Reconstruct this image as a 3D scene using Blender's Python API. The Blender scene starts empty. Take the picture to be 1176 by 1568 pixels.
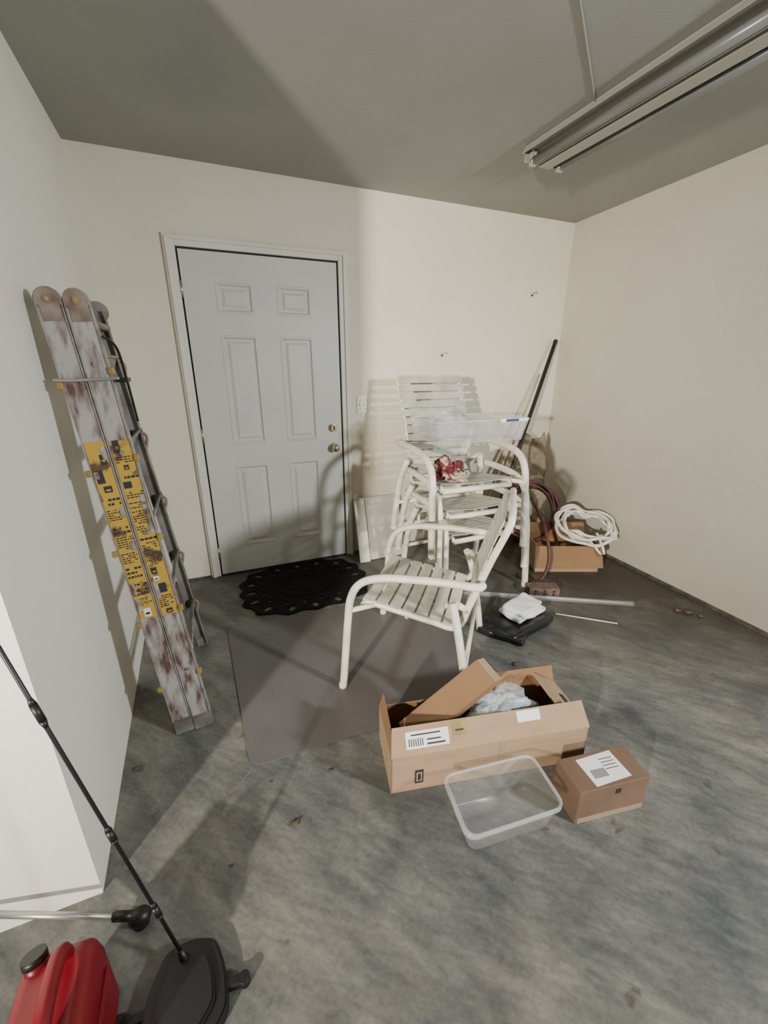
import bpy, bmesh, math, random
from mathutils import Vector, Matrix, noise
random.seed(7)
V=Vector
scene=bpy.context.scene
# ------------------------------------------------------------------ materials
MATS={}
def lin(c): return tuple(c)+(1.0,)
def mat(name,c1,c2=None,scale=5,rough=.6,metal=0,bump=0,bscale=60,alpha=1,detail=5,stretch=None,lo=.35,hi=.65,c3=None,spec=None,coat=0):
    if name in MATS: return MATS[name]
    m=bpy.data.materials.new(name); m.use_nodes=True; nt=m.node_tree; N=nt.nodes; L=nt.links
    b=N['Principled BSDF']; b.inputs['Base Color'].default_value=lin(c1); b.inputs['Roughness'].default_value=rough
    b.inputs['Metallic'].default_value=metal; b.inputs['Alpha'].default_value=alpha
    if coat: b.inputs['Coat Weight'].default_value=coat
    if spec is not None: b.inputs['Specular IOR Level'].default_value=spec
    tc=N.new('ShaderNodeTexCoord'); mp=N.new('ShaderNodeMapping'); L.new(tc.outputs['Object'],mp.inputs[0])
    if stretch: mp.inputs['Scale'].default_value=stretch
    if c2:
        n=N.new('ShaderNodeTexNoise'); n.inputs['Scale'].default_value=scale; n.inputs['Detail'].default_value=detail
        L.new(mp.outputs[0],n.inputs['Vector'])
        r=N.new('ShaderNodeValToRGB'); r.color_ramp.elements[0].position=lo; r.color_ramp.elements[1].position=hi
        r.color_ramp.elements[0].color=lin(c1); r.color_ramp.elements[1].color=lin(c2)
        if c3:
            e=r.color_ramp.elements.new(min(1,hi+.08)); e.color=lin(c3)
        L.new(n.outputs['Fac'],r.inputs[0]); L.new(r.outputs[0],b.inputs['Base Color'])
    if bump:
        n2=N.new('ShaderNodeTexNoise'); n2.inputs['Scale'].default_value=bscale; n2.inputs['Detail'].default_value=4
        L.new(tc.outputs['Object'],n2.inputs['Vector'])
        bp=N.new('ShaderNodeBump'); bp.inputs['Strength'].default_value=bump; bp.inputs['Distance'].default_value=.01
        L.new(n2.outputs['Fac'],bp.inputs['Height']); L.new(bp.outputs[0],b.inputs['Normal'])
    MATS[name]=m; return m

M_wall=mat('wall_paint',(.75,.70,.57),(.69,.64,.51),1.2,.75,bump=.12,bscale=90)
M_wallR=mat('wall_paint_right_shaded',(.60,.57,.475),(.55,.52,.43),1.2,.75,bump=.12,bscale=90)  # same wall paint made darker; weaker light on this side is in the colour
M_wallL=mat('wall_paint_daylit',(.80,.78,.715),(.75,.73,.66),1.2,.7,bump=.12,bscale=90)  # whiter copy of the wall paint, daylight put into the colour
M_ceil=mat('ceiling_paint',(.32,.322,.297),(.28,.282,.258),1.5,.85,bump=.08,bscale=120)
M_trim=mat('trim_paint',(.74,.71,.62),(.68,.65,.56),4,.5)
M_door=mat('door_paint',(.60,.60,.545),(.56,.56,.505),3,.45,bump=.03,bscale=40)
M_gap=mat('dark_gap',(.02,.02,.018),rough=.8)
M_dark=mat('base_dark',(.05,.04,.03),(.14,.12,.09),12,.8)  # dark tone of the wall-foot strips and hook marks
M_brass=mat('nickel_brass',(.62,.55,.42),rough=.22,metal=1)
M_plate=mat('plate_plastic',(.8,.77,.66),rough=.4)
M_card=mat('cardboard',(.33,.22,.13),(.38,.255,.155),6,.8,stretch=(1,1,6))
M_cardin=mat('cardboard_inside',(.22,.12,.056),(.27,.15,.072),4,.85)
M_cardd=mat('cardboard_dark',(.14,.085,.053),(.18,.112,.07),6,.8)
M_label=mat('paper_label',(.82,.82,.80),rough=.6)
M_ink=mat('label_ink',(.03,.03,.03),rough=.6)
M_tape=mat('packing_tape',(.34,.25,.155),rough=.2,coat=.4)
M_white=mat('chair_white',(.80,.77,.66),(.62,.58,.47),14,.4,bump=.03,bscale=50)
M_strap=mat('chair_strap',(.70,.68,.59),(.50,.48,.39),9,.5,bump=.05,bscale=80)
M_strapg=mat('chair_strap_grey',(.50,.50,.45),(.36,.35,.30),8,.55,bump=.05,bscale=80)
M_clear=mat('clear_plastic',(.70,.72,.71),rough=.18,alpha=.14)
M_rim=mat('clear_plastic_rim',(.75,.77,.77),rough=.2,alpha=.34)
M_film=mat('clear_film',(.9,.92,.93),rough=.12,alpha=.20)
M_filmt=mat('clear_tube_film',(.8,.82,.82),rough=.12,alpha=.12)
M_lid=mat('blue_latch',(.04,.07,.16),rough=.4)
M_black=mat('black_plastic',(.010,.010,.011),rough=.45)
M_blackr=mat('black_rubber',(.006,.006,.007),(.012,.012,.012),30,.85,bump=.3,bscale=120,spec=.2)
M_bag=mat('black_bag',(.013,.014,.016),rough=.3)
M_cloth=mat('white_cloth',(.82,.82,.82),rough=.8)
M_blue=mat('pale_blue_cloth',(.36,.50,.56),(.8,.82,.82),12,.6)
M_burlap=mat('burlap',(.46,.40,.30),(.35,.29,.20),20,.9,bump=.3,bscale=200)
M_red=mat('red_can',(.19,.004,.012),(.15,.004,.010),8,.38)
M_hose=mat('hose_red',(.055,.014,.012),(.10,.03,.025),15,.5)
M_hosew=mat('hose_white',(.74,.71,.62),rough=.4)
M_brick=mat('brick_clay',(.10,.06,.05),(.17,.11,.085),18,.9,bump=.5,bscale=80)
M_tube=mat('lamp_tube',(.16,.165,.16),rough=.25)
M_fix=mat('fixture_paint',(.34,.335,.29),rough=.5)
M_alu=mat('aluminium',(.5,.49,.47),rough=.4,metal=.9)
M_rail=mat('ladder_rail',(.42,.40,.375),(.25,.20,.18),20,.6,lo=.43,hi=.57,stretch=(1.8,1.8,.5),bump=.1,bscale=60,c3=(.12,.06,.05),detail=10)
M_lip=mat('ladder_rail_lip',(.36,.345,.32),(.20,.16,.14),20,.5)
M_railb=mat('ladder_grey',(.30,.29,.27),(.16,.14,.12),10,.5,metal=.2)
M_rust=mat('ladder_cap',(.17,.115,.085),(.30,.25,.20),16,.7)
M_clip=mat('yellow_clip',(.40,.26,.06),(.25,.18,.075),20,.5)
M_yel=mat('yellow_sticker',(.56,.35,.055),(.12,.07,.04),13,.5,lo=.55,hi=.61,detail=8)
M_cloth2=mat('maroon_cloth',(.13,.015,.02),(.45,.33,.24),16,.8,lo=.5,hi=.56)
M_board=mat('white_board',(.54,.53,.50),(.48,.47,.44),5,.5)
M_mat=mat('grey_chair_mat',(.138,.124,.123),(.108,.097,.096),2.5,.42,bump=.05,bscale=150)
M_dirt=mat('debris',(.06,.04,.025),(.14,.105,.07),20,.9)
M_pale=mat('pale_tan',(.55,.5,.4),(.45,.38,.28),12,.6)
M_stain=mat('crack_stain',(.17,.13,.085),(.20,.17,.13),8,.7)

def floor_mat():
    m=bpy.data.materials.new('concrete_floor'); m.use_nodes=True; nt=m.node_tree; N=nt.nodes; L=nt.links
    b=N['Principled BSDF']; tc=N.new('ShaderNodeTexCoord')
    def ns(scale,st=(1,1,1),rot=0,detail=6,dist=0,rg=.6):
        mp=N.new('ShaderNodeMapping'); mp.inputs['Rotation'].default_value=(0,0,rot)
        mp2=N.new('ShaderNodeMapping'); mp2.inputs['Scale'].default_value=st
        L.new(tc.outputs['Object'],mp.inputs[0]); L.new(mp.outputs[0],mp2.inputs[0])
        n=N.new('ShaderNodeTexNoise'); n.inputs['Scale'].default_value=scale; n.inputs['Detail'].default_value=detail
        n.inputs['Distortion'].default_value=dist; n.inputs['Roughness'].default_value=rg; L.new(mp2.outputs[0],n.inputs[0]); return n.outputs['Fac']
    def ramp(f,els):
        r=N.new('ShaderNodeValToRGB'); cr=r.color_ramp
        cr.elements[0].position=els[0][0]; cr.elements[0].color=lin(els[0][1]); cr.elements[1].position=els[-1][0]; cr.elements[1].color=lin(els[-1][1])
        for p,c in els[1:-1]:
            e=cr.elements.new(p); e.color=lin(c)
        L.new(f,r.inputs[0]); return r.outputs[0]
    def mix(f,a,c,mode='MIX'):
        x=N.new('ShaderNodeMix'); x.data_type='RGBA'; x.blend_type=mode
        if isinstance(f,float): x.inputs[0].default_value=f
        else: L.new(f,x.inputs[0])
        for i,v in ((6,a),(7,c)):
            if isinstance(v,tuple): x.inputs[i].default_value=lin(v)
            else: L.new(v,x.inputs[i])
        return x.outputs[2]
    base=ramp(ns(1.9,dist=.4,rg=.6),[(.34,(.085,.093,.092)),(.46,(.135,.139,.130)),(.58,(.175,.170,.148)),(.70,(.235,.23,.208))])
    streak=ramp(ns(5.5,(.8,2.6,1),1.0,dist=.3),[(.35,(.68,.70,.72)),(.65,(1.27,1.25,1.21))])
    c=mix(.9,base,streak,'MULTIPLY')
    streak2=ramp(ns(16,(.8,3.2,1),.7,dist=.5),[(.35,(.82,.82,.82)),(.65,(1.16,1.16,1.16))])
    c=mix(.8,c,streak2,'MULTIPLY')
    fine=ramp(ns(70,detail=3),[(.35,(.86,.86,.86)),(.65,(1.10,1.10,1.10))])
    c=mix(.8,c,fine,'MULTIPLY')
    spots=ramp(ns(11,detail=4),[(.65,(0,0,0)),(.73,(.75,.75,.75))])
    c=mix(spots,c,(.065,.05,.035))
    spots2=ramp(ns(3.2,detail=5,dist=.6),[(.57,(0,0,0)),(.70,(.65,.65,.65))])
    c=mix(spots2,c,(.075,.07,.06))
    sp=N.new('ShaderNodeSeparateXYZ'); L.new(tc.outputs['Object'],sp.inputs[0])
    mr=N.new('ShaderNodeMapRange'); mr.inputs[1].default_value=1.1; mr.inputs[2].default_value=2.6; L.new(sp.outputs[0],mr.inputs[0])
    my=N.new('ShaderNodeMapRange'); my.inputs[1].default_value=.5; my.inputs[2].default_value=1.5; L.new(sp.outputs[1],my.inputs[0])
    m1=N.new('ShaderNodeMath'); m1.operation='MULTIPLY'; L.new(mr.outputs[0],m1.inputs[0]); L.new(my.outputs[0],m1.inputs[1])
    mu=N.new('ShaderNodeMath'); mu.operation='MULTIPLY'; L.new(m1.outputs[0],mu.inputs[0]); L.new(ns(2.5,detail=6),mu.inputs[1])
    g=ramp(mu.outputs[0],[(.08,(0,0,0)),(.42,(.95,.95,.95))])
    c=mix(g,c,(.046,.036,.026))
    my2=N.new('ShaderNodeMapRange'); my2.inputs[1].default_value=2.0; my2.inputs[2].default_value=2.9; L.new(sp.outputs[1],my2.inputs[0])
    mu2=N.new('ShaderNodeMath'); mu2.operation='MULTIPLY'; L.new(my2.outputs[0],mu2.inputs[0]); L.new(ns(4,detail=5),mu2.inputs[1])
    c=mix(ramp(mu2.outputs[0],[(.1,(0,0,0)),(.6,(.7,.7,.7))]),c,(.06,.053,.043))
    L.new(c,b.inputs['Base Color'])
    rr=N.new('ShaderNodeMapRange'); rr.inputs[3].default_value=.36; rr.inputs[4].default_value=.75; L.new(ns(3,dist=.5),rr.inputs[0]); L.new(rr.outputs[0],b.inputs['Roughness'])
    bp=N.new('ShaderNodeBump'); bp.inputs['Strength'].default_value=.12; bp.inputs['Distance'].default_value=.01
    L.new(ns(35,detail=6),bp.inputs['Height']); L.new(bp.outputs[0],b.inputs['Normal'])
    return m
M_floor=floor_mat()

# ------------------------------------------------------------------ builder
class B:
    def __init__(s,name): s.name=name; s.bm=bmesh.new(); s.mats=[]
    def mi(s,m):
        if m not in s.mats: s.mats.append(m)
        return s.mats.index(m)
    def merge(s,t,m,smooth=False):
        i=s.mi(m)
        for f in t.faces: f.material_index=i; f.smooth=smooth
        me=bpy.data.meshes.new('t'); t.to_mesh(me); t.free(); s.bm.from_mesh(me); bpy.data.meshes.remove(me)
    def box(s,c,size,m,rot=None,bev=0,smooth=False,crumple=0,seed=0):
        t=bmesh.new(); bmesh.ops.create_cube(t,size=1)
        for v in t.verts: v.co=V((v.co.x*size[0],v.co.y*size[1],v.co.z*size[2]))
        if bev: bmesh.ops.bevel(t,geom=t.edges[:],offset=bev,segments=2,affect='EDGES',profile=.5)
        if crumple:
            bmesh.ops.triangulate(t,faces=t.faces[:]); 
            for _ in range(4): bmesh.ops.subdivide_edges(t,edges=[e for e in t.edges if e.calc_length()>.02],cuts=1,use_grid_fill=True)
            bmesh.ops.recalc_face_normals(t,faces=t.faces[:]); t.normal_update()
            for v in t.verts:
                k=noise.ridged_multi_fractal(v.co*9+V((seed,seed*2,0)),1,2,4,1,2)-1; k2=noise.noise(v.co*7+V((seed,0,0)))
                v.co+=v.normal*crumple*(k*.5+k2)
                if v.co.z<-size[2]/2: v.co.z=-size[2]/2
        M=Matrix.Translation(V(c))
        if rot is not None: M=M@rot
        t.transform(M); s.merge(t,m,smooth)
    def bounds(s,x0,x1,y0,y1,z0,z1,m,bev=0):
        s.box(((x0+x1)/2,(y0+y1)/2,(z0+z1)/2),(x1-x0,y1-y0,z1-z0),m,bev=bev)
    def cyl(s,p0,p1,r,m,seg=24,r2=None,smooth=True):
        p0=V(p0);p1=V(p1); t=bmesh.new(); d=p1-p0
        bmesh.ops.create_cone(t,cap_ends=True,segments=seg,radius1=r,radius2=r if r2 is None else r2,depth=d.length)
        t.transform(Matrix.Translation((p0+p1)/2)@d.to_track_quat('Z','Y').to_matrix().to_4x4())
        s.merge(t,m,smooth)
        for f in s.bm.faces:
            if len(f.verts)>4: f.smooth=False
    def ball(s,c,r,m,sc=(1,1,1)):
        t=bmesh.new(); bmesh.ops.create_uvsphere(t,u_segments=24,v_segments=14,radius=r)
        for v in t.verts: v.co=V((v.co.x*sc[0],v.co.y*sc[1],v.co.z*sc[2]))+V(c)
        s.merge(t,m,True)
    def tube(s,pts,r,m,seg=12,res=6,smoothpath=True):
        P=[V(p) for p in pts]
        if smoothpath and len(P)>2:
            Q=[];n=len(P)
            for i in range(n-1):
                a=P[max(i-1,0)];b=P[i];c=P[i+1];d=P[min(i+2,n-1)]
                for k in range(res):
                    t=k/res
                    Q.append(.5*((2*b)+(c-a)*t+(2*a-5*b+4*c-d)*t*t+(3*b-a-3*c+d)*t**3))
            Q.append(P[-1]); P=Q
        t=bmesh.new(); rings=[]; up=None
        for i,p in enumerate(P):
            tg=(P[min(i+1,len(P)-1)]-P[max(i-1,0)]).normalized()
            if up is None:
                up=V((0,0,1)) if abs(tg.z)<.9 else V((1,0,0))
            up=(up-tg*up.dot(tg)).normalized(); sd=tg.cross(up)
            rings.append([t.verts.new(p+(sd*math.cos(a)+up*math.sin(a))*r) for a in [2*math.pi*k/seg for k in range(seg)]])
        for i in range(len(rings)-1):
            for k in range(seg):
                t.faces.new((rings[i][k],rings[i][(k+1)%seg],rings[i+1][(k+1)%seg],rings[i+1][k]))
        t.faces.new(rings[0][::-1]); t.faces.new(rings[-1])
        bmesh.ops.recalc_face_normals(t,faces=t.faces[:])
        s.merge(t,m,True)
    def prism(s,poly,z0,z1,m,bev=0):
        t=bmesh.new(); a=[t.verts.new((p[0],p[1],z0)) for p in poly]; b=[t.verts.new((p[0],p[1],z1)) for p in poly]
        t.faces.new(a[::-1]); t.faces.new(b); n=len(poly)
        for i in range(n): t.faces.new((a[i],a[(i+1)%n],b[(i+1)%n],b[i]))
        bmesh.ops.recalc_face_normals(t,faces=t.faces[:])
        if bev: bmesh.ops.bevel(t,geom=[e for e in t.edges if abs(e.verts[0].co.z-z1)<1e-6 and abs(e.verts[1].co.z-z1)<1e-6],offset=bev,segments=2,affect='EDGES')
        s.merge(t,m)
    def panel(s,q,th,m):
        q=[V(p) for p in q]; n=(q[1]-q[0]).cross(q[3]-q[0]).normalized()*th
        t=bmesh.new(); a=[t.verts.new(p) for p in q]; b=[t.verts.new(p+n) for p in q]
        t.faces.new(a[::-1]); t.faces.new(b); k=len(q)
        for i in range(k): t.faces.new((a[i],a[(i+1)%k],b[(i+1)%k],b[i]))
        bmesh.ops.recalc_face_normals(t,faces=t.faces[:]); s.merge(t,m)
    def beam(s,p0,p1,u,wu,v,wv,m,bev=0):
        p0=V(p0);p1=V(p1);u=V(u).normalized()*wu/2;v=V(v).normalized()*wv/2
        t=bmesh.new(); A=[];C=[]
        for a,b in((-1,-1),(1,-1),(1,1),(-1,1)):
            A.append(t.verts.new(p0+u*a+v*b)); C.append(t.verts.new(p1+u*a+v*b))
        t.faces.new(A[::-1]); t.faces.new(C)
        for i in range(4): t.faces.new((A[i],A[(i+1)%4],C[(i+1)%4],C[i]))
        bmesh.ops.recalc_face_normals(t,faces=t.faces[:])
        if bev: bmesh.ops.bevel(t,geom=t.edges[:],offset=bev,segments=2,affect='EDGES')
        s.merge(t,m)
    def lump(s,c,size,m,seed=0,amp=.35,freq=2.2,flatten=True,sub=5):
        t=bmesh.new(); bmesh.ops.create_icosphere(t,subdivisions=sub,radius=1)
        for v in t.verts:
            p=v.co.copy(); k=noise.ridged_multi_fractal(p*freq+V((seed*3.1,seed*1.7,0)),1,2,4,1,2)
            k2=noise.noise(p*freq*.6+V((seed,0,seed*2)))
            f=1+amp*(k*.35-.35)+amp*k2*.8
            v.co=V((p.x*size[0]/2*f,p.y*size[1]/2*f,p.z*size[2]/2*f))
        if flatten:
            for v in t.verts: v.co.z=max(v.co.z,-size[2]/2*.75)
        t.transform(Matrix.Translation(V(c))); s.merge(t,m,True)
    def done(s,origin=None):
        me=bpy.data.meshes.new(s.name)
        cs=[v.co for v in s.bm.verts]
        if origin is None:
            x=(min(c.x for c in cs)+max(c.x for c in cs))/2; y=(min(c.y for c in cs)+max(c.y for c in cs))/2; z=min(c.z for c in cs)
            origin=V((x,y,z))
        origin=V(origin)
        s.bm.transform(Matrix.Translation(-origin))
        s.bm.to_mesh(me); s.bm.free()
        for m in s.mats: me.materials.append(m)
        o=bpy.data.objects.new(s.name,me); o.location=origin; bpy.context.collection.objects.link(o); return o

# ------------------------------------------------------------------ room shell
b=B('floor'); b.bounds(-3.2,5.5,-3.5,3.1,-.1,0,M_floor); b.done((0,0,0))
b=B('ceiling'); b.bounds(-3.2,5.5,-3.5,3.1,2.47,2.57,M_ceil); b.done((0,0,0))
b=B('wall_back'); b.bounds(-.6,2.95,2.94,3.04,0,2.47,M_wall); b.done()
b=B('wall_left'); b.prism([(-.445,1.02),(-.485,2.94),(-.585,2.94),(-.565,1.02)],0,2.47,M_wallL); b.done()
b=B('wall_left_return'); b.prism([(-.565,1.02),(-3.2,1.02),(-3.2,1.12),(-.565,1.12)],0,2.47,M_wallL); b.done()
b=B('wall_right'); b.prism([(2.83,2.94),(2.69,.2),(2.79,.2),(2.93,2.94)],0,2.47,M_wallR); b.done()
b=B('gap_shade_strip_right'); b.prism([(2.829,2.93),(2.689,.2),(2.681,.2),(2.818,2.93)],0,.022,M_dark); b.done()  # strip coloured dark for the shaded gap at the wall foot; no baseboard
b=B('dark_foot_line_back'); b.bounds(-.48,-.11,2.932,2.94,0,.012,M_dark); b.bounds(.96,2.82,2.932,2.94,0,.014,M_dark); b.done()  # dark line drawn along the back wall foot; no baseboard there
# trim
b=B('trim_1')
def casing(x0,x1,z0,z1): 
    b.bounds(x0,x1,2.918,2.94,z0,z1,M_trim,bev=.004)
casing(-.105,-.045,0,2.115); casing(.897,.957,0,2.115); casing(-.045,.897,2.055,2.115)
b.bounds(-.095,-.075,2.908,2.92,0,2.10,M_trim,bev=.003); b.bounds(.927,.947,2.908,2.92,0,2.10,M_trim,bev=.003); b.bounds(-.08,.93,2.908,2.92,2.085,2.105,M_trim,bev=.003)
b.done()
# door
b=B('door_1')
b.bounds(-.045,.897,2.934,2.9398,0,2.055,M_gap)
b.bounds(-.03,.882,2.915,2.9398,.0,.012,M_gap)
yf=2.922
xs=[-.035,.14,.355,.495,.71,.885]; zs=[.014,.21,.79,.93,1.60,1.72,1.89,2.043]
t=bmesh.new()
def quad(t,pts): t.faces.new([t.verts.new(p) for p in pts])
for i in range(5):
    for j in range(7):
        x0,x1,z0,z1=xs[i],xs[i+1],zs[j],zs[j+1]
        if i in(1,3) and j in(1,3,5):
            rings=[(0,0),(.004,-.003),(.012,-.003),(.022,.009),(.034,.009),(.050,.001)]
            def rc(k):
                ins,dy=rings[k]; return [(x0+ins,yf+dy,z0+ins),(x1-ins,yf+dy,z0+ins),(x1-ins,yf+dy,z1-ins),(x0+ins,yf+dy,z1-ins)]
            for k in range(len(rings)-1):
                a=rc(k);c=rc(k+1)
                for e in range(4): quad(t,[a[e],a[(e+1)%4],c[(e+1)%4],c[e]])
            quad(t,rc(len(rings)-1))
        else: quad(t,[(x0,yf,z0),(x1,yf,z0),(x1,yf,z1),(x0,yf,z1)])
x0,x1,z0,z1=xs[0],xs[-1],zs[0],zs[-1]
for a,c in (((x0,z0),(x1,z0)),((x1,z0),(x1,z1)),((x1,z1),(x0,z1)),((x0,z1),(x0,z0))):
    quad(t,[(a[0],yf,a[1]),(c[0],yf,c[1]),(c[0],2.939,c[1]),(a[0],2.939,a[1])])
bmesh.ops.remove_doubles(t,verts=t.verts[:],dist=1e-5); bmesh.ops.recalc_face_normals(t,faces=t.faces[:]); b.merge(t,M_door)
for z,k in((.87,1),(1.01,0)):
    b.cyl((.825,yf,z),(.825,yf-.01,z),.033,M_brass)
    b.cyl((.825,yf-.01,z),(.825,yf-.035,z),.014 if k else .024,M_brass)
    if k: b.ball((.825,yf-.052,z),.028,M_brass,(1,.8,1))
    else: b.box((.825,yf-.042,z),(.01,.018,.032),M_brass,bev=.002)
for z in (.18,1.0,1.84): b.cyl((-.040,yf-.004,z-.045),(-.040,yf-.004,z+.045),.007,M_brass)
b.done()
# outlet / nails
b=B('light_switch'); b.bounds(1.01,1.09,2.932,2.94,1.10,1.22,M_plate,bev=.003)
for x in(1.032,1.068): b.box((x,2.93,1.16),(.010,.012,.024),M_plate,bev=.002); b.cyl((x,2.932,1.19),(x,2.930,1.19),.003,M_gap,8); b.cyl((x,2.932,1.13),(x,2.930,1.13),.003,M_gap,8)
b.done()
for i,(x,z) in enumerate(((1.70,1.51),(2.49,1.96))):
    b=B('wall_hook'); b.cyl((x,2.94,z),(x,2.90,z+.006),.003,M_alu,8); b.cyl((x,2.902,z+.006),(x,2.899,z+.006),.007,M_alu,10); b.box((x-.004,2.9385,z-.012),(.02,.003,.012),M_dark); b.done()

# ------------------------------------------------------------------ ceiling fixture
b=B('fluorescent_ceiling_light'); xc=1.79; y0,y1=.91,2.13
b.bounds(xc-.13,xc+.13,y0,y1,2.455,2.47,M_fix,bev=.003)
b.panel([(xc-.13,y0,2.46),(xc-.13,y1,2.46),(xc-.145,y1,2.435),(xc-.145,y0,2.435)],.003,M_fix)
b.panel([(xc+.13,y1,2.46),(xc+.13,y0,2.46),(xc+.145,y0,2.435),(xc+.145,y1,2.435)],.003,M_fix)
b.prism([(xc-.05,y0),(xc+.05,y0),(xc+.05,y1),(xc-.05,y1)],2.405,2.456,M_fix)
b.bounds(xc-.035,xc+.035,y0+.002,y1-.002,2.395,2.406,M_fix,bev=.004)
for dx in(-.088,.088):
    b.cyl((xc+dx,y0+.03,2.408),(xc+dx,y1-.03,2.408),.019,M_tube)
    for y in(y0+.018,y1-.018):
        b.box((xc+dx,y,2.42),(.035,.02,.07),M_fix,bev=.004)
        b.cyl((xc+dx,y,2.408),(xc+dx,y+(.02 if y<1.5 else -.02),2.408),.0195,M_alu)
for y in (y0,y1): b.bounds(xc-.125,xc+.125,y-.004,y+.004,2.405,2.468,M_fix,bev=.002)
b.done()
b=B('ceiling_cable'); b.tube([(1.66,1.70,2.465),(1.5,1.575,2.466),(1.3,1.42,2.466),(1.1,1.265,2.466),(.8,1.03,2.466)],.004,M_ceil); b.done()

# ------------------------------------------------------------------ mats
b=B('chair_mat')
def rrect(cs,r=.05,seg=6):
    out=[];n=len(cs)
    for i in range(n):
        p=V(cs[i]).to_3d();a=(V(cs[i-1]).to_3d()-p).normalized();c=(V(cs[(i+1)%n]).to_3d()-p).normalized()
        A=p+a*r;C=p+c*r
        for k in range(seg+1):
            t=k/seg; q=A*(1-t)**2+p*2*t*(1-t)+C*t*t; out.append((q.x,q.y))
    return out
b.prism(rrect([(-.045,2.235),(-.015,1.265),(1.16,1.235),(1.19,2.16)],.06),.0005,.005,M_mat); b.done()
b=B('door_mat'); t=bmesh.new(); cx,cy,A_,B_=.485,2.575,.435,.345; st=.0065; vs={}
def inside(x,y):
    dx=(x-cx)/A_;dy=(y-cy)/B_
    if y>2.905: return False
    r=(abs(dx)**3+abs(dy)**3)**(1/3); th=math.atan2(dy,dx)
    if r>.97+.03*math.cos(16*th): return False
    n=16
    for rr,sz,off in((.83,.032,0),(.66,.018,.5)):
        k=round(th/(2*math.pi/n)-off); tt=(k+off)*2*math.pi/n
        q=rr/((abs(math.cos(tt))**3+abs(math.sin(tt))**3)**(1/3))
        rx=cx+A_*q*math.cos(tt); ry=cy+B_*q*math.sin(tt)
        u=(x-rx)*math.cos(tt)+(y-ry)*math.sin(tt); w=-(x-rx)*math.sin(tt)+(y-ry)*math.cos(tt)
        if (u/sz)**2+(w/(sz*.65))**2<1: return False
    return True
def gv(i,j):
    if (i,j) not in vs: vs[(i,j)]=t.verts.new((cx-A_+i*st,cy-B_+j*st,.0))
    return vs[(i,j)]
for i in range(int(2*A_/st)+1):
    for j in range(int(2*B_/st)+1):
        if inside(cx-A_+(i+.5)*st,cy-B_+(j+.5)*st): t.faces.new((gv(i,j),gv(i+1,j),gv(i+1,j+1),gv(i,j+1)))
r_=bmesh.ops.extrude_face_region(t,geom=t.faces[:])
for g in r_['geom']:
    if isinstance(g,bmesh.types.BMVert): g.co.z=.008
bmesh.ops.recalc_face_normals(t,faces=t.faces[:]); b.merge(t,M_blackr)
for rr in(.46,.30):
    pts=[(cx+A_*rr*math.cos(a),min(cy+B_*rr*math.sin(a),2.895),.008) for a in [k*2*math.pi/48 for k in range(49)]]
    b.tube(pts,.004,M_blackr,seg=6,smoothpath=False)
b.done()
b=B('floor_crack_line')
pts=[(-.01,1.262),(-.05,1.22),(-.10,1.185),(-.145,1.13),(-.19,1.105),(-.23,1.06)]
for i in range(len(pts)-1): b.beam((pts[i][0],pts[i][1],.0006),(pts[i+1][0],pts[i+1][1],.0006),(1,-1,0),.005,(0,0,1),.0008,M_stain)
b.done()

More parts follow.
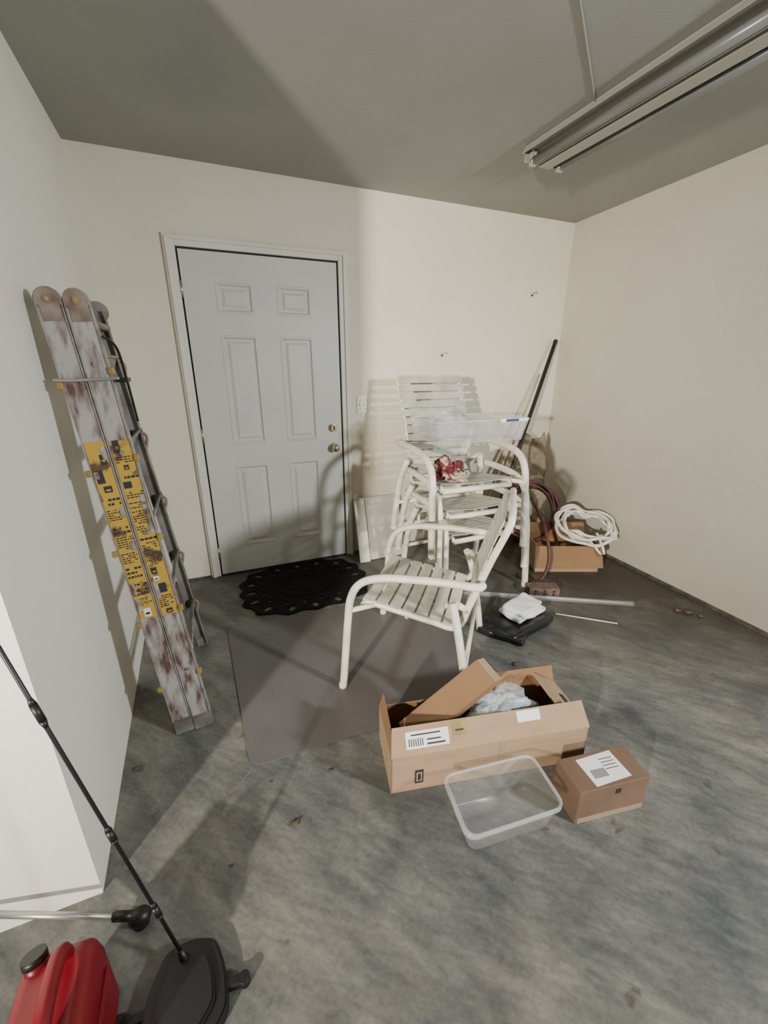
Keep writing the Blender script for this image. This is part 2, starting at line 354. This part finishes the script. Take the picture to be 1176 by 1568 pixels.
# ------------------------------------------------------------------ patio chairs
def chair(name,O,W,D,dz=0,r=.018,back=.88,strapm=M_strap,hw=.23,backd=-.04,square=False,pitch=.058,sw=.047):
    O=V((O[0],O[1],0));W=V((W[0],W[1],0)).normalized();D=V((D[0],D[1],0)).normalized()
    def L(x,y,z): return O+W*x+D*y+V((0,0,z+dz))
    b=B(name)
    for s in(-1,1):
        b.tube([L(s*.322,.635,0),L(s*.320,.622,.15),L(s*.315,.605,.35),L(s*.312,.59,.47),L(s*.31,.55,.545),L(s*.31,.47,.585),L(s*.308,.35,.60),L(s*.303,.2,.605),L(s*.295,.07,.60),L(s*.27,.045,.60)],r,M_white)
        b.cyl(L(s*.322,.636,0),L(s*.322,.635,.02),r*1.12,M_plate)
        ty=backd
        top=[L(s*hw*.97,ty+.01,back-.05),L(s*hw*.8,ty,back-.01),L(s*hw*.4,ty,back),L(0,ty,back)]
        if square: top=[L(s*hw,ty+.008,back-.03),L(s*hw*.97,ty,back-.004),L(s*hw*.9,ty,back),L(0,ty,back)]
        b.tube([L(s*hw,.565,.395),L(s*hw,.53,.415),L(s*hw,.40,.395),L(s*hw,.25,.37),L(s*hw,.16,.355),L(s*hw,.12,.39),L(s*hw,.095,.47),L(s*hw*.99,.03,.67)]+top,r*(.6 if square else .85),M_white)
        b.tube([L(s*.27,.16,.50),L(s*.30,.13,.40),L(s*.318,.09,.2),L(s*.325,.06,0)],r,M_white)
        b.cyl(L(s*.325,.06,0),L(s*.325,.06,.02),r*1.12,M_plate)
        b.tube([L(s*hw,.10,.45),L(s*.275,.14,.50)],r*.8,M_white)
        b.tube([L(s*hw,.06,.58),L(s*.285,.05,.60)],r*.8,M_white)
        b.tube([L(s*hw,.50,.41),L(s*.312,.60,.41)],r*.7,M_white)
    b.tube([L(-hw,.565,.395),L(hw,.565,.395)],r*.8,M_white)
    b.tube([L(-.318,.09,.20),L(.318,.09,.20)],r*.6,M_white)
    b.tube([L(-hw,.36,.37),L(hw,.36,.37)],r*.55,M_white)
    def strap(c0,tang,nrm,w,sag):
        n=10; t=bmesh.new(); rows=[]
        for i in range(n+1):
            x=-1+2*i/n; c=c0(x)-nrm*(sag*(1-x*x)); e=tang*w/2
            rows.append([t.verts.new(c-e),t.verts.new(c+e),t.verts.new(c+e-nrm*.004),t.verts.new(c-e-nrm*.004)])
        for i in range(n):
            for k in range(4): t.faces.new((rows[i][k],rows[i][(k+1)%4],rows[i+1][(k+1)%4],rows[i+1][k]))
        t.faces.new(rows[0]); t.faces.new(rows[-1][::-1]); bmesh.ops.recalc_face_normals(t,faces=t.faces[:]); b.merge(t,strapm)
    ns_=7
    for i in range(ns_):
        y=.175+i*(.535-.175)/(ns_-1); z=.358+(y-.16)*.155
        strap(lambda x,y=y,z=z:L(x*(hw+.012),y,z+r*.85+.003),(D*1+V((0,0,.155))).normalized(),V((0,0,1)),.050,.012)
    z0=.44; nb=int((back-.02-z0)/pitch)
    dirb=(L(0,backd,back)-L(0,.10,.45)).normalized(); nrm=W.cross(dirb).normalized()
    if nrm.dot(D)<0: nrm=-nrm
    ztop=back-(.02 if square else .045)
    for i in range(nb+1):
        f=i/nb; z=.46+f*(ztop-.46); y=.10+(backd+.008-.10)*((z-.45)/(back-.45))
        strap(lambda x,y=y,z=z:L(x*(hw+.012),y,z)+nrm*(r*.85+.003),dirb,nrm,sw,.003 if square else .01)
    return b.done()
w0=(.633,.774);d0=(-.774,.633)
chair('patio_armchair',(1.78*.633,1.78*.774),w0,d0,r=.017,dz=.0055)
for k in range(3):
    chair('patio_armchair',(1.525-.045*k,2.60-.03*k),(-1,0.03*(k-1)),( -.03*(k-1),-1),dz=.175*k,r=.021,back=1.0,strapm=M_strapg if k==2 else M_strap,backd=-.12,square=True,pitch=.050,sw=.044)

# ------------------------------------------------------------------ things on the stack
def openbox(b,cs_b,cs_t,th,m,rim=None):
    b.panel([V(p) for p in cs_b],th,m)
    for i in range(4):
        b.panel([cs_b[i],cs_b[(i+1)%4],cs_t[(i+1)%4],cs_t[i]],-th,m)
    if rim:
        P=[V(p) for p in cs_t]
        for i in range(4): b.tube([P[i],P[(i+1)%4]],rim,M_rim,seg=8)
b=B('plastic_storage_bin')
zb=.99
openbox(b,[(1.22,2.10,zb),(1.79,2.08,zb),(1.79,2.38,zb),(1.22,2.40,zb)],[(1.19,2.08,zb+.13),(1.82,2.06,zb+.13),(1.82,2.40,zb+.13),(1.19,2.42,zb+.13)],.003,M_clear,.006)
b.box((1.70,2.048,zb+.128),(.20,.012,.022),M_label,bev=.003); b.box((1.68,2.041,zb+.128),(.09,.004,.016),M_lid)
b.done()
b=B('clear_plastic_bag'); b.lump((1.36,2.24,zb+.075),(.24,.24,.17),M_film,seed=3,amp=.6,freq=2.6); b.lump((1.38,2.24,zb+.07),(.20,.20,.15),M_film,seed=5,amp=.7,freq=3); b.done()
b=B('crumpled_cloth'); b.lump((1.28,2.12,.83),(.16,.14,.13),M_cloth2,seed=9,amp=.9,freq=2.6); b.lump((1.33,2.06,.80),(.12,.08,.07),M_burlap,seed=4,amp=.8); b.done()

# ------------------------------------------------------------------ board behind chairs
b=B('white_shelf_board')
b.beam((1.135,2.76,.002),(1.135,2.885,.47),(1,0,0),.36,(0,1,-.25),.018,M_board,bev=.002)
b.beam((.985,2.735,.002),(.985,2.865,.46),(1,0,0),.08,(0,1,-.25),.016,M_trim,bev=.002); b.done()

# ------------------------------------------------------------------ corner clutter
b=B('black_pole')
p1=V((2.735,2.89,1.615)); p0=V((1.90,2.515,.0))
b.cyl(p0,p1,.016,M_black); b.ball(p1,.018,M_black); d_=(p1-p0).normalized(); b.cyl(p0+d_*.5,p0+d_*.56,.02,M_black); b.done()
b=B('pale_thin_rod'); b.cyl((2.00,2.80,0.01),(2.64,2.925,1.36),.008,M_pale); b.done()  # thin pale cylinder beside the black pole
b=B('burlap_sack')
t=bmesh.new(); n=28; g=[]
for i in range(n+1):
    row=[]
    for j in range(n+1):
        u=i/n;v=j/n
        wd=.12+.20*(1-v)
        x=2.40+(u-.5)*wd*1.5+.10*v; z=.36+.55*v-.07*math.sin(u*3.1)*v; y=2.70+.05*math.sin(u*9+v*3)+.03*noise.noise(V((u*5,v*5,1)))+.06*v
        row.append(t.verts.new((x,y,z)))
    g.append(row)
for i in range(n):
    for j in range(n): t.faces.new((g[i][j],g[i+1][j],g[i+1][j+1],g[i][j+1]))
bmesh.ops.solidify(t,geom=t.faces[:],thickness=.006); b.merge(t,M_burlap,True)
b.lump((2.42,2.70,.22),(.38,.28,.46),M_burlap,seed=6,amp=.5,freq=1.8); b.done()
def coil(b,c,R,r,m,turns,nrm,seed,jit=.03,loose=.1):
    rnd=random.Random(seed); n=V(nrm).normalized(); a=n.orthogonal().normalized(); bb=n.cross(a); pts=[]
    k=turns*14
    for i in range(k+1):
        th=2*math.pi*i/14; q=math.sin(i*.37+seed)*loose
        rad=R*(1+q)+rnd.uniform(-jit,jit)*.5
        pts.append(V(c)+a*math.cos(th)*rad+bb*math.sin(th)*rad+n*(rnd.uniform(-jit,jit)+ (i/k-.5)*r*3))
    b.tube(pts,r,m,seg=10,res=4); return pts
b=B('garden_hose'); coil(b,(2.25,2.43,.34),.21,.013,M_hose,6,(-.45,-.85,.35),2,jit=.02)
b.tube([(2.15,2.32,.50),(2.10,2.10,.35),(2.06,1.98,.16),(1.98,1.95,.03),(1.92,1.99,.02),(1.90,2.10,.02)],.012,M_hose); b.done()
b=B('white_cord_coil'); coil(b,(2.52,2.12,.295),.19,.011,M_hosew,6,(-.1,-.25,1),5,jit=.03,loose=.18)
b.tube([(2.36,2.2,.27),(2.42,2.0,.24),(2.46,1.90,.16),(2.47,1.90,.20),(2.5,2.0,.28)],.009,M_hosew)
b.cyl((2.465,1.895,.155),(2.47,1.890,.18),.014,M_brass); b.done()
e=V((.92,-.39,0)).normalized(); nn=V((.39,.92,0)).normalized(); fl=V((2.07,2.11,0))
def carton(b,fl,e,nn,w,d,hh,m,mi,th=.004):
    a=fl;c=fl+e*w;dd=fl+e*w+nn*d;g=fl+nn*d; H_=V((0,0,hh))
    b.panel([a,c,dd,g],th,mi)
    for p,q in((a,c),(c,dd),(dd,g),(g,a)):
        b.panel([p,q,q+H_,p+H_],-th,m)
        off=(q-p).cross(V((0,0,1))).normalized()*(-th)
        b.panel([p+off*1.05,q+off*1.05,q+off*1.05+H_*.99,p+off*1.05+H_*.99],-.0006,mi)
    return a+H_,c+H_,dd+H_,g+H_
b=B('open_cardboard_box')
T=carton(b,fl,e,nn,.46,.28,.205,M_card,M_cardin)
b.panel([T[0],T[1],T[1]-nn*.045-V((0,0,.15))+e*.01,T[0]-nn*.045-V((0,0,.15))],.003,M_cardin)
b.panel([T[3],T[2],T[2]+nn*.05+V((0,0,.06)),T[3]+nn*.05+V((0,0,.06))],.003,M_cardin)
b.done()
b=B('clay_brick'); R=Matrix.Rotation(math.radians(-23),4,'Z')
b.box((1.90,1.85,.03),(.20,.095,.058),M_brick,rot=R,bev=.005)
for i in range(3):
    for k in(-1,1):
        p=R@V((-.06+.06*i,-.0475,.011*k)); b.cyl(V((1.90,1.85,.03))+p,V((1.90,1.85,.03))+p+R@V((0,-.0006,0)),.009,M_gap,12)
b.done()

Rb=Matrix.Rotation(math.radians(12),4,'Z')
b=B('black_plastic_bag')
b.box((1.53,1.63,.022),(.37,.22,.042),M_bag,rot=Rb,bev=.012,smooth=True,crumple=.014,seed=3)
b.box((1.42,1.61,.018),(.22,.26,.034),M_bag,rot=Matrix.Rotation(.6,4,'Z'),bev=.010,smooth=True,crumple=.016,seed=8); b.done()
b=B('folded_white_cloth')
b.box((1.57,1.655,.072),(.25,.16,.036),M_cloth,rot=Rb,bev=.012,smooth=True,crumple=.010,seed=5)
b.box((1.575,1.66,.099),(.22,.13,.024),M_cloth,rot=Matrix.Rotation(.35,4,'Z'),bev=.008,smooth=True,crumple=.009,seed=6); b.done()
b=B('plastic_wrapped_rods')
for k,(a,c) in enumerate((((1.40,2.02,.025),(2.30,1.50,.025)),((1.45,2.03,.022),(2.28,1.54,.014)),((1.42,2.01,.028),(2.2,1.56,.028)))):
    b.cyl(a,c,.0022,M_hosew if k==1 else M_film,10)
b.cyl((1.41,2.02,.022),(2.31,1.50,.022),.016,M_filmt,14); b.done()
b=B('metal_rod'); b.cyl((1.80,1.62,.007),(2.05,1.405,.007),.004,M_hosew,10); b.ball((2.05,1.405,.007),.0055,M_hosew); b.done()

# ------------------------------------------------------------------ big shipping box
b=B('large_cardboard_box')
fl=V((.43,.97,0)); e=V((.977,-.211,0)).normalized(); nn=V((.211,.977,0)).normalized()
w,d,hh=.745,.24,.165
T=carton(b,fl,e,nn,w,d,hh,M_card,M_cardin)
fo=nn*.055+V((0,0,.075))
b.panel([T[0],T[1],T[1]+fo-e*.01,T[0]+fo+e*.012],.004,M_card)
mid=T[0]+e*w*.545; b.panel([mid-e*.012-nn*.001,mid+e*.012-nn*.001,mid+e*.012-nn*.0012-V((0,0,.16)),mid-e*.012-nn*.0012-V((0,0,.16))],.0006,M_tape)
def onflap(u0,u1,v0,v1,m,lift=.0012):
    n_=(-e.cross(fo)).normalized(); n_=n_ if n_.dot(nn)<0 else -n_
    q=[T[0]+e*u0+fo*v0,T[0]+e*u1+fo*v0,T[0]+e*u1+fo*v1,T[0]+e*u0+fo*v1]
    b.panel([p+n_*(lift+.004) for p in q],.0008,m)
onflap(.055,.21,.22,.80,M_label)
for i in range(7): onflap(.065+i*.008,.068+i*.008,.3,.55,M_ink,.0022)
onflap(.13,.195,.3,.36,M_ink,.0022); onflap(.13,.18,.45,.50,M_ink,.0022); onflap(.075,.18,.65,.70,M_ink,.0022)
onflap(.225,.275,.45,.95,M_clip); onflap(.235,.265,.6,.66,M_ink,.0022)
onflap(.47,.56,.55,.95,M_label,.001)
def onfront(u0,u1,z0,z1,m,l=.001): 
    q=[fl+e*u0+V((0,0,z0)),fl+e*u1+V((0,0,z0)),fl+e*u1+V((0,0,z1)),fl+e*u0+V((0,0,z1))]; b.panel([p-nn*(l+.0004) for p in q],.0008,m)
onfront(.085,.115,.035,.095,M_ink); onfront(.09,.11,.045,.085,M_card,.002); onfront(.095,.105,.05,.08,M_ink,.003)
bo=nn*.03+V((0,0,.06)); b.panel([T[3]+e*.35,T[2],T[2]+bo,T[3]+e*.37+bo],.004,M_cardin)
b.panel([T[0]+nn*.02,T[3],T[3]+V((0,0,.055))+e*.015,T[0]+nn*.05+V((0,0,.055))+e*.01],.004,M_cardin)
rf=-e*.10+V((0,0,.05)); b.panel([T[1]+nn*.03,T[2],T[2]+rf,T[1]+nn*.05+rf],.004,M_card)
q0=T[1]+nn*.05+rf*.15+V((0,0,.006)); b.panel([q0,q0+nn*.10,q0+nn*.10+rf*.18,q0+rf*.18],.001,M_ink)
b.done()
b=B('long_cardboard_carton')
c0=V((.535,1.055,.135)); ax=(V((.86,1.055,.315))-c0)
axn=ax.normalized(); sd=V((.25,-.90,-.25)); sd=(sd-axn*sd.dot(axn)).normalized(); up=axn.cross(sd)
if up.z<0: up=-up
L_=ax.length; W_=.10; H2=.045
def cp(a,s_,u_): return c0+axn*a+sd*s_*W_/2+up*u_*H2/2
for s_,u_,s2,u2 in((-1,-1,1,-1),(1,-1,1,1),(1,1,-1,1),(-1,1,-1,-1)):
    b.panel([cp(0,s_,u_),cp(L_,s_,u_),cp(L_,s2,u2),cp(0,s2,u2)],.003,M_cardin)
b.panel([cp(L_,-1,1),cp(L_,1,1),cp(L_+.03,1,-.2),cp(L_+.03,-1,-.2)],.003,M_card)
b.panel([cp(0,-1,-1),cp(0,1,-1),cp(0,1,1),cp(0,-1,1)],.003,M_cardin)
b.done()
b=B('crumpled_packing_bag'); b.lump((.91,1.00,.14),(.22,.15,.14),M_blue,seed=31,amp=.6,freq=2.6); b.lump((.90,1.00,.155),(.25,.17,.18),M_film,seed=33,amp=.6,freq=2.8); b.done()

# small box
b=B('small_cardboard_box'); fl2=V((.945,.645,0)); e2=V((.985,-.17,0)).normalized(); n2=V((.17,.985,0)).normalized(); w2,d2,h2=.265,.125,.14
c=fl2+e2*w2/2+n2*d2/2; Rz=Matrix(((e2.x,n2.x,0,0),(e2.y,n2.y,0,0),(0,0,1,0),(0,0,0,1)))
b.box(c+V((0,0,h2/2)),(w2,d2,h2),M_cardd,rot=Rz,bev=.0025)
b.box(c+V((0,0,h2+.0004)),(.14,.10,.001),M_label,rot=Rz@Matrix.Rotation(math.radians(4),4,'Z'))
for i in range(9): b.box(c+V((0,0,h2+.0012))+e2*(-.05+i*.006)+n2*-.015,(.0025,.03,.0006),M_ink,rot=Rz)
for i in range(4): b.box(c+V((0,0,h2+.0012))+e2*.03+n2*(.03-i*.012),(.05,.002,.0006),M_ink,rot=Rz)
b.box(fl2+e2*w2*.55-n2*.0006+V((0,0,.11)),(.02,.001,.02),M_gap,rot=Rz); b.box(fl2+e2*.133-n2*.0006+V((0,0,.012)),(.25,.001,.022),M_tape,rot=Rz)
b.done()

# clear bin in the front
b=B('clear_plastic_bin')
top=[(.555,.68,.125),(.875,.645,.125),(.905,.83,.125),(.585,.875,.125)]
bot=[(.585,.705,.002),(.865,.672,.002),(.882,.812,.002),(.605,.85,.002)]
def loop(cs,r): return [V((p[0],p[1],0)) for p in rrect([(c[0],c[1]) for c in cs],r,5)]
lb=loop(bot,.03); lt=loop(top,.035)
def skin(R,m,closeb=False,th=.002):
    t=bmesh.new(); RR=[[t.verts.new(p) for p in ring] for ring in R]; n=len(RR[0])
    for i in range(len(RR)-1):
        for k in range(n): t.faces.new((RR[i][k],RR[i][(k+1)%n],RR[i+1][(k+1)%n],RR[i+1][k]))
    if closeb: t.faces.new(RR[0][::-1])
    bmesh.ops.recalc_face_normals(t,faces=t.faces[:]); b.merge(t,m,True)
R_=[]
for z in [.002,.008,.06,.119]:
    f=z/.119; R_.append([V((a.x*(1-f)+c.x*f,a.y*(1-f)+c.y*f,z)) for a,c in zip(lb,lt)])
skin(R_,M_clear,True)
cen=sum(lt,V())/len(lt)
def outr(k,z): return [V((cen.x+(c.x-cen.x)*k,cen.y+(c.y-cen.y)*k,z)) for c in lt]
skin([outr(1.0,.119),outr(1.0,.125),outr(1.06,.125),outr(1.06,.108)],M_rim)
b.done()

# ------------------------------------------------------------------ ladder
b=B('folding_stepladder')
def lerp(a,c,f): return V(a)*(1-f)+V(c)*f
rails={}
for nm,x,yb,yt in(('nf',-.172,1.55,1.67),('nr',-.244,1.55,1.67),('ff',-.172,2.13,1.97),('fr',-.244,2.12,1.96)):
    rails[nm]=(V((x,yb,.012)),V((x-.150,yt,1.61)))
rnd=random.Random(4)
for nm,(p,q) in rails.items():
    far=nm[0]=='f'; M_=M_rail if not far else M_railb
    ax=(q-p).normalized(); yv=V((0,1,0)); xv=ax.cross(yv).normalized()
    if xv.x<0: xv=-xv
    wd=.069 if not far else .045
    b.beam(p,q,xv,wd,yv,.010,M_,bev=.002)
    for s_ in(-1,1):
        b.beam(p+xv*s_*(wd/2-.002)+yv*(.012 if not far else -.012),q+xv*s_*(wd/2-.002)+yv*(.012 if not far else -.012),xv,.004,yv,.030,M_)
        if not far: b.beam(p+ax*.05+xv*s_*(wd/2-.002)-yv*.006,q+xv*s_*(wd/2-.002)-yv*.006,xv,.004,yv,.006,M_lip)
    b.cyl(q-yv*.006,q+yv*.006,.0352,M_ if not far else M_railb,28)
    if not far:
        # brown end casting with pivot washer
        b.cyl(q-yv*.0095,q-yv*.004,.033,M_rust,28); b.beam(q-ax*.06-yv*.0065,q-yv*.0065,xv,.050,yv,.003,M_rust)
        b.cyl(q-yv*.013,q-yv*.0095,.011,M_clip,20); b.cyl(q-yv*.016,q-yv*.013,.005,M_alu,12)
    b.beam(p-ax*.012,p+ax*.05,xv,.074 if not far else .05,yv,.030,M_railb,bev=.004)
    if not far:
        f0,f1=.325,.735
        b.beam(lerp(p,q,f0)-yv*.0058,lerp(p,q,f1)-yv*.0058,xv,.058,yv,.001,M_yel)
        z=f0+.004
        while z<f1-.02:
            kind=rnd.random(); hgt=rnd.uniform(.012,.035)
            if kind<.38:
                u0=rnd.choice((-.012,0,.012)); wk=rnd.uniform(.014,.030); mk=rnd.choice((M_ink,M_ink,M_label)); 
                b.beam(lerp(p,q,z)+xv*u0-yv*.0068,lerp(p,q,z+hgt*.8)+xv*u0-yv*.0068,xv,wk,yv,.0008,mk)
                if rnd.random()<.7: b.beam(lerp(p,q,z+hgt*.2)+xv*u0-yv*.0074,lerp(p,q,z+hgt*.4)+xv*u0-yv*.0074,xv,wk*.6,yv,.0006,M_yel if mk is M_ink else M_ink)
            else:
                big=rnd.random()<.3; stp=.010 if big else .0052; th_=.005 if big else .0024
                for k in range(max(1,int(hgt/stp))):
                    zz=z+k*stp; u=-.025
                    while u<.020:
                        wl=rnd.uniform(.004,.012)
                        if rnd.random()<.8: b.beam(lerp(p,q,zz)+xv*(u+wl/2)-yv*.0068,lerp(p,q,zz+th_)+xv*(u+wl/2)-yv*.0068,xv,wl,yv,.0006,M_ink)
                        u+=wl+.003
            z+=hgt+.003
        for k in range(7):
            zz=rnd.uniform(f0,f1-.03); u0=rnd.choice((-.020,.020)); b.beam(lerp(p,q,zz)+xv*u0-yv*.0080,lerp(p,q,zz+rnd.uniform(.015,.04))+xv*u0-yv*.0080,xv,.014,yv,.0006,M_rail)
p,q=rails['nf'];P2,Q2=rails['ff']
for i,f in enumerate((.17,.35,.53,.71,.885)):
    a=lerp(p,q,f);c=lerp(P2,Q2,f)
    # folded treads, tipped nearly parallel to the rails, with rolled front lip
    b.beam(a+V((.004,0,0)),c+V((.004,0,0)),(.35,0,.94),.060,(1,0,-.35),.005,M_railb,bev=.001)
    b.cyl(a+V((.018,0,.026)),c+V((.018,0,.026)),.006,M_railb,10)
    b.tube([lerp(a,c,.96)+V((.02,0,.02)),lerp(a,c,.99)+V((.035,0,-.01)),lerp(a,c,.985)+V((.02,0,-.07))],.006,M_rust)
    b.box(a+V((.041,-.010,-.02)),(.018,.014,.024),M_clip,bev=.004)
    a2=lerp(*rails['nr'],f-.04); b.box(a2+V((-.040,-.008,0)),(.020,.014,.022),M_clip,bev=.004)
    if i%2==0: b.cyl(lerp(*rails['nr'],f),lerp(*rails['fr'],f),.008,M_alu,10)
    b.cyl(a-V((0,.012,0)),a,.007,M_alu,12)
a=lerp(*rails['nr'],.855); c=lerp(*rails['nf'],.855)
b.tube([a+V((-.052,-.010,.002)),a+V((-.01,-.016,0)),c+V((0,-.016,.003)),c+V((.055,-.010,.006))],.005,M_alu)
b.box(c+V((.060,.02,.0)),(.04,.05,.014),M_black,bev=.003)
b.tube([c+V((.03,.0,.13)),c+V((.055,.05,.10)),c+V((.06,.10,0)),c+V((.062,.16,-.15))],.004,M_black)
b.beam(lerp(p,q,.965),lerp(P2,Q2,.965),(1,0,0),.05,(0,0,1),.02,M_railb,bev=.004)
b.beam(rails['nr'][1],rails['fr'][1],(1,0,0),.03,(0,0,1),.03,M_railb,bev=.004)
b.done()

# ------------------------------------------------------------------ left foreground
b=B('black_pole_stand')
pf=V((-.216,.752,.03)); pt=V((-.548,1.003,1.40)); ax=(pt-pf)
b.cyl(pf,pt,.0042,M_black,12)
for f,l in((.125,.03),(.295,.028),(.53,.04),(.80,.035)):
    c=pf+ax*f; u_=ax.normalized(); b.cyl(c-u_*l*.5,c+u_*l*.5,.0075,M_black,14); b.cyl(c+u_*l*.5,c+u_*l*.9,.0075,M_black,14,r2=.0042); b.cyl(c-u_*l*.9,c-u_*l*.5,.0042,M_black,14,r2=.0075)
cxy=V((-.215,.685,0)); poly=[]
for k in range(10):
    a=2*math.pi*k/10+.2; rr=.098+(.010 if k%2 else 0); poly.append((cxy.x+math.cos(a)*rr*.92,cxy.y+math.sin(a)*rr*1.15))
b.prism(rrect(poly,.02,3),.0,.03,M_black,bev=.006)
b.prism(rrect([(cxy.x+(x-cxy.x)*.7,cxy.y+(y-cxy.y)*.7) for x,y in poly],.015,3),.03,.042,M_black,bev=.006)
b.cyl(pf-V((0,0,.01)),pf+ax*.03,.014,M_black,18,r2=.006)
for a in(-.1,3.05,4.7):
    dr=V((math.cos(a),math.sin(a),0)); c=cxy+dr*.108+V((0,0,.012)); b.box(c,(.05,.022,.02),M_black,rot=Matrix.Rotation(a,4,'Z'),bev=.004); b.cyl(cxy+dr*.128,cxy+dr*.128+V((0,0,.024)),.013,M_black,18)
b.done()
b=B('metal_tube_tool')
b.cyl((-.375,.910,.038),(-.68,.993,.128),.008,M_alu,16); b.cyl((-.395,.915,.044),(-.345,.903,.032),.012,M_black,18)
b.ball((-.335,.90,.026),.026,M_black,(1.1,.9,.9)); b.cyl((-.335,.90,.0),(-.335,.90,.02),.020,M_black,18); b.done()
b=B('gas_can')
t=bmesh.new(); cx,cy=-.440,.672
prof=[(0,1.0),(.01,1.03),(.165,1.03),(.20,.98),(.222,.86),(.232,.62)]
base=rrect([(cx-.078,cy-.12),(cx+.078,cy-.12),(cx+.072,cy+.12),(cx-.072,cy+.12)],.040,6); R_=[]
for z,k in prof: R_.append([t.verts.new((cx+(x-cx)*k,cy+(y-cy)*k,z)) for x,y in base])
n=len(base)
for i in range(len(R_)-1):
    for k in range(n): t.faces.new((R_[i][k],R_[i][(k+1)%n],R_[i+1][(k+1)%n],R_[i+1][k]))
t.faces.new(R_[0][::-1]); t.faces.new(R_[-1]); bmesh.ops.recalc_face_normals(t,faces=t.faces[:]); b.merge(t,M_red,True)
b.tube([(cx+.015,cy+.085,.21),(cx+.015,cy+.075,.256),(cx+.015,cy+.03,.272),(cx+.015,cy-.03,.27),(cx+.015,cy-.07,.25),(cx+.015,cy-.08,.21)],.016,M_red)
b.cyl((cx-.035,cy+.080,.205),(cx-.038,cy+.092,.238),.022,M_red,24); b.cyl((cx-.038,cy+.090,.236),(cx-.040,cy+.096,.250),.023,M_black,24)
for s_ in(-1,1): b.box((cx+s_*.079,cy,.10),(.012,.15,.11),M_red,bev=.005)
b.done()

# ------------------------------------------------------------------ floor debris
b=B('floor_debris')
for x,y,s in((.10,1.00,.016),(.26,1.14,.009),(2.52,1.36,.022),(2.56,1.32,.026),(2.585,1.27,.018),(-.40,1.42,.016),(-.10,.95,.006),(.05,1.18,.005),(1.28,1.35,.018)):
    b.lump((x,y,s*.3),(s*1.8,s*1.2,s*.5),M_dirt,seed=x*7,amp=.9,sub=3)
b.done()

# ------------------------------------------------------------------ lights, world, camera
def area(name,loc,target,sx,sy,power,col,spread=180):
    l=bpy.data.lights.new(name,'AREA'); l.shape='RECTANGLE'; l.size=sx; l.size_y=sy; l.energy=power; l.color=col; l.spread=math.radians(spread)
    o=bpy.data.objects.new(name,l); o.location=loc; o.rotation_euler=(V(target)-V(loc)).to_track_quat('-Z','Y').to_euler(); bpy.context.collection.objects.link(o)
area('bay_daylight',(2.4,-1.2,1.75),(.1,2.4,.45),.22,.22,49,(.96,.985,1.0),112)
area('room_lamp',(-2.47,-1.48,1.65),(1.7,2.9,1.25),.14,.14,74,(1.0,.93,.81),78)
w=bpy.data.worlds.new('world'); scene.world=w; w.use_nodes=True; w.node_tree.nodes['Background'].inputs[0].default_value=(.97,.98,1,1); w.node_tree.nodes['Background'].inputs[1].default_value=.05
cam=bpy.data.cameras.new('camera'); co=bpy.data.objects.new('camera',cam); bpy.context.collection.objects.link(co); scene.camera=co
cam.sensor_fit='HORIZONTAL'; cam.sensor_width=36; cam.lens=36*640/1176; cam.clip_start=.02
co.location=(0,0,1.42); co.rotation_euler=(math.radians(90-19.2),0,math.radians(-22.6))
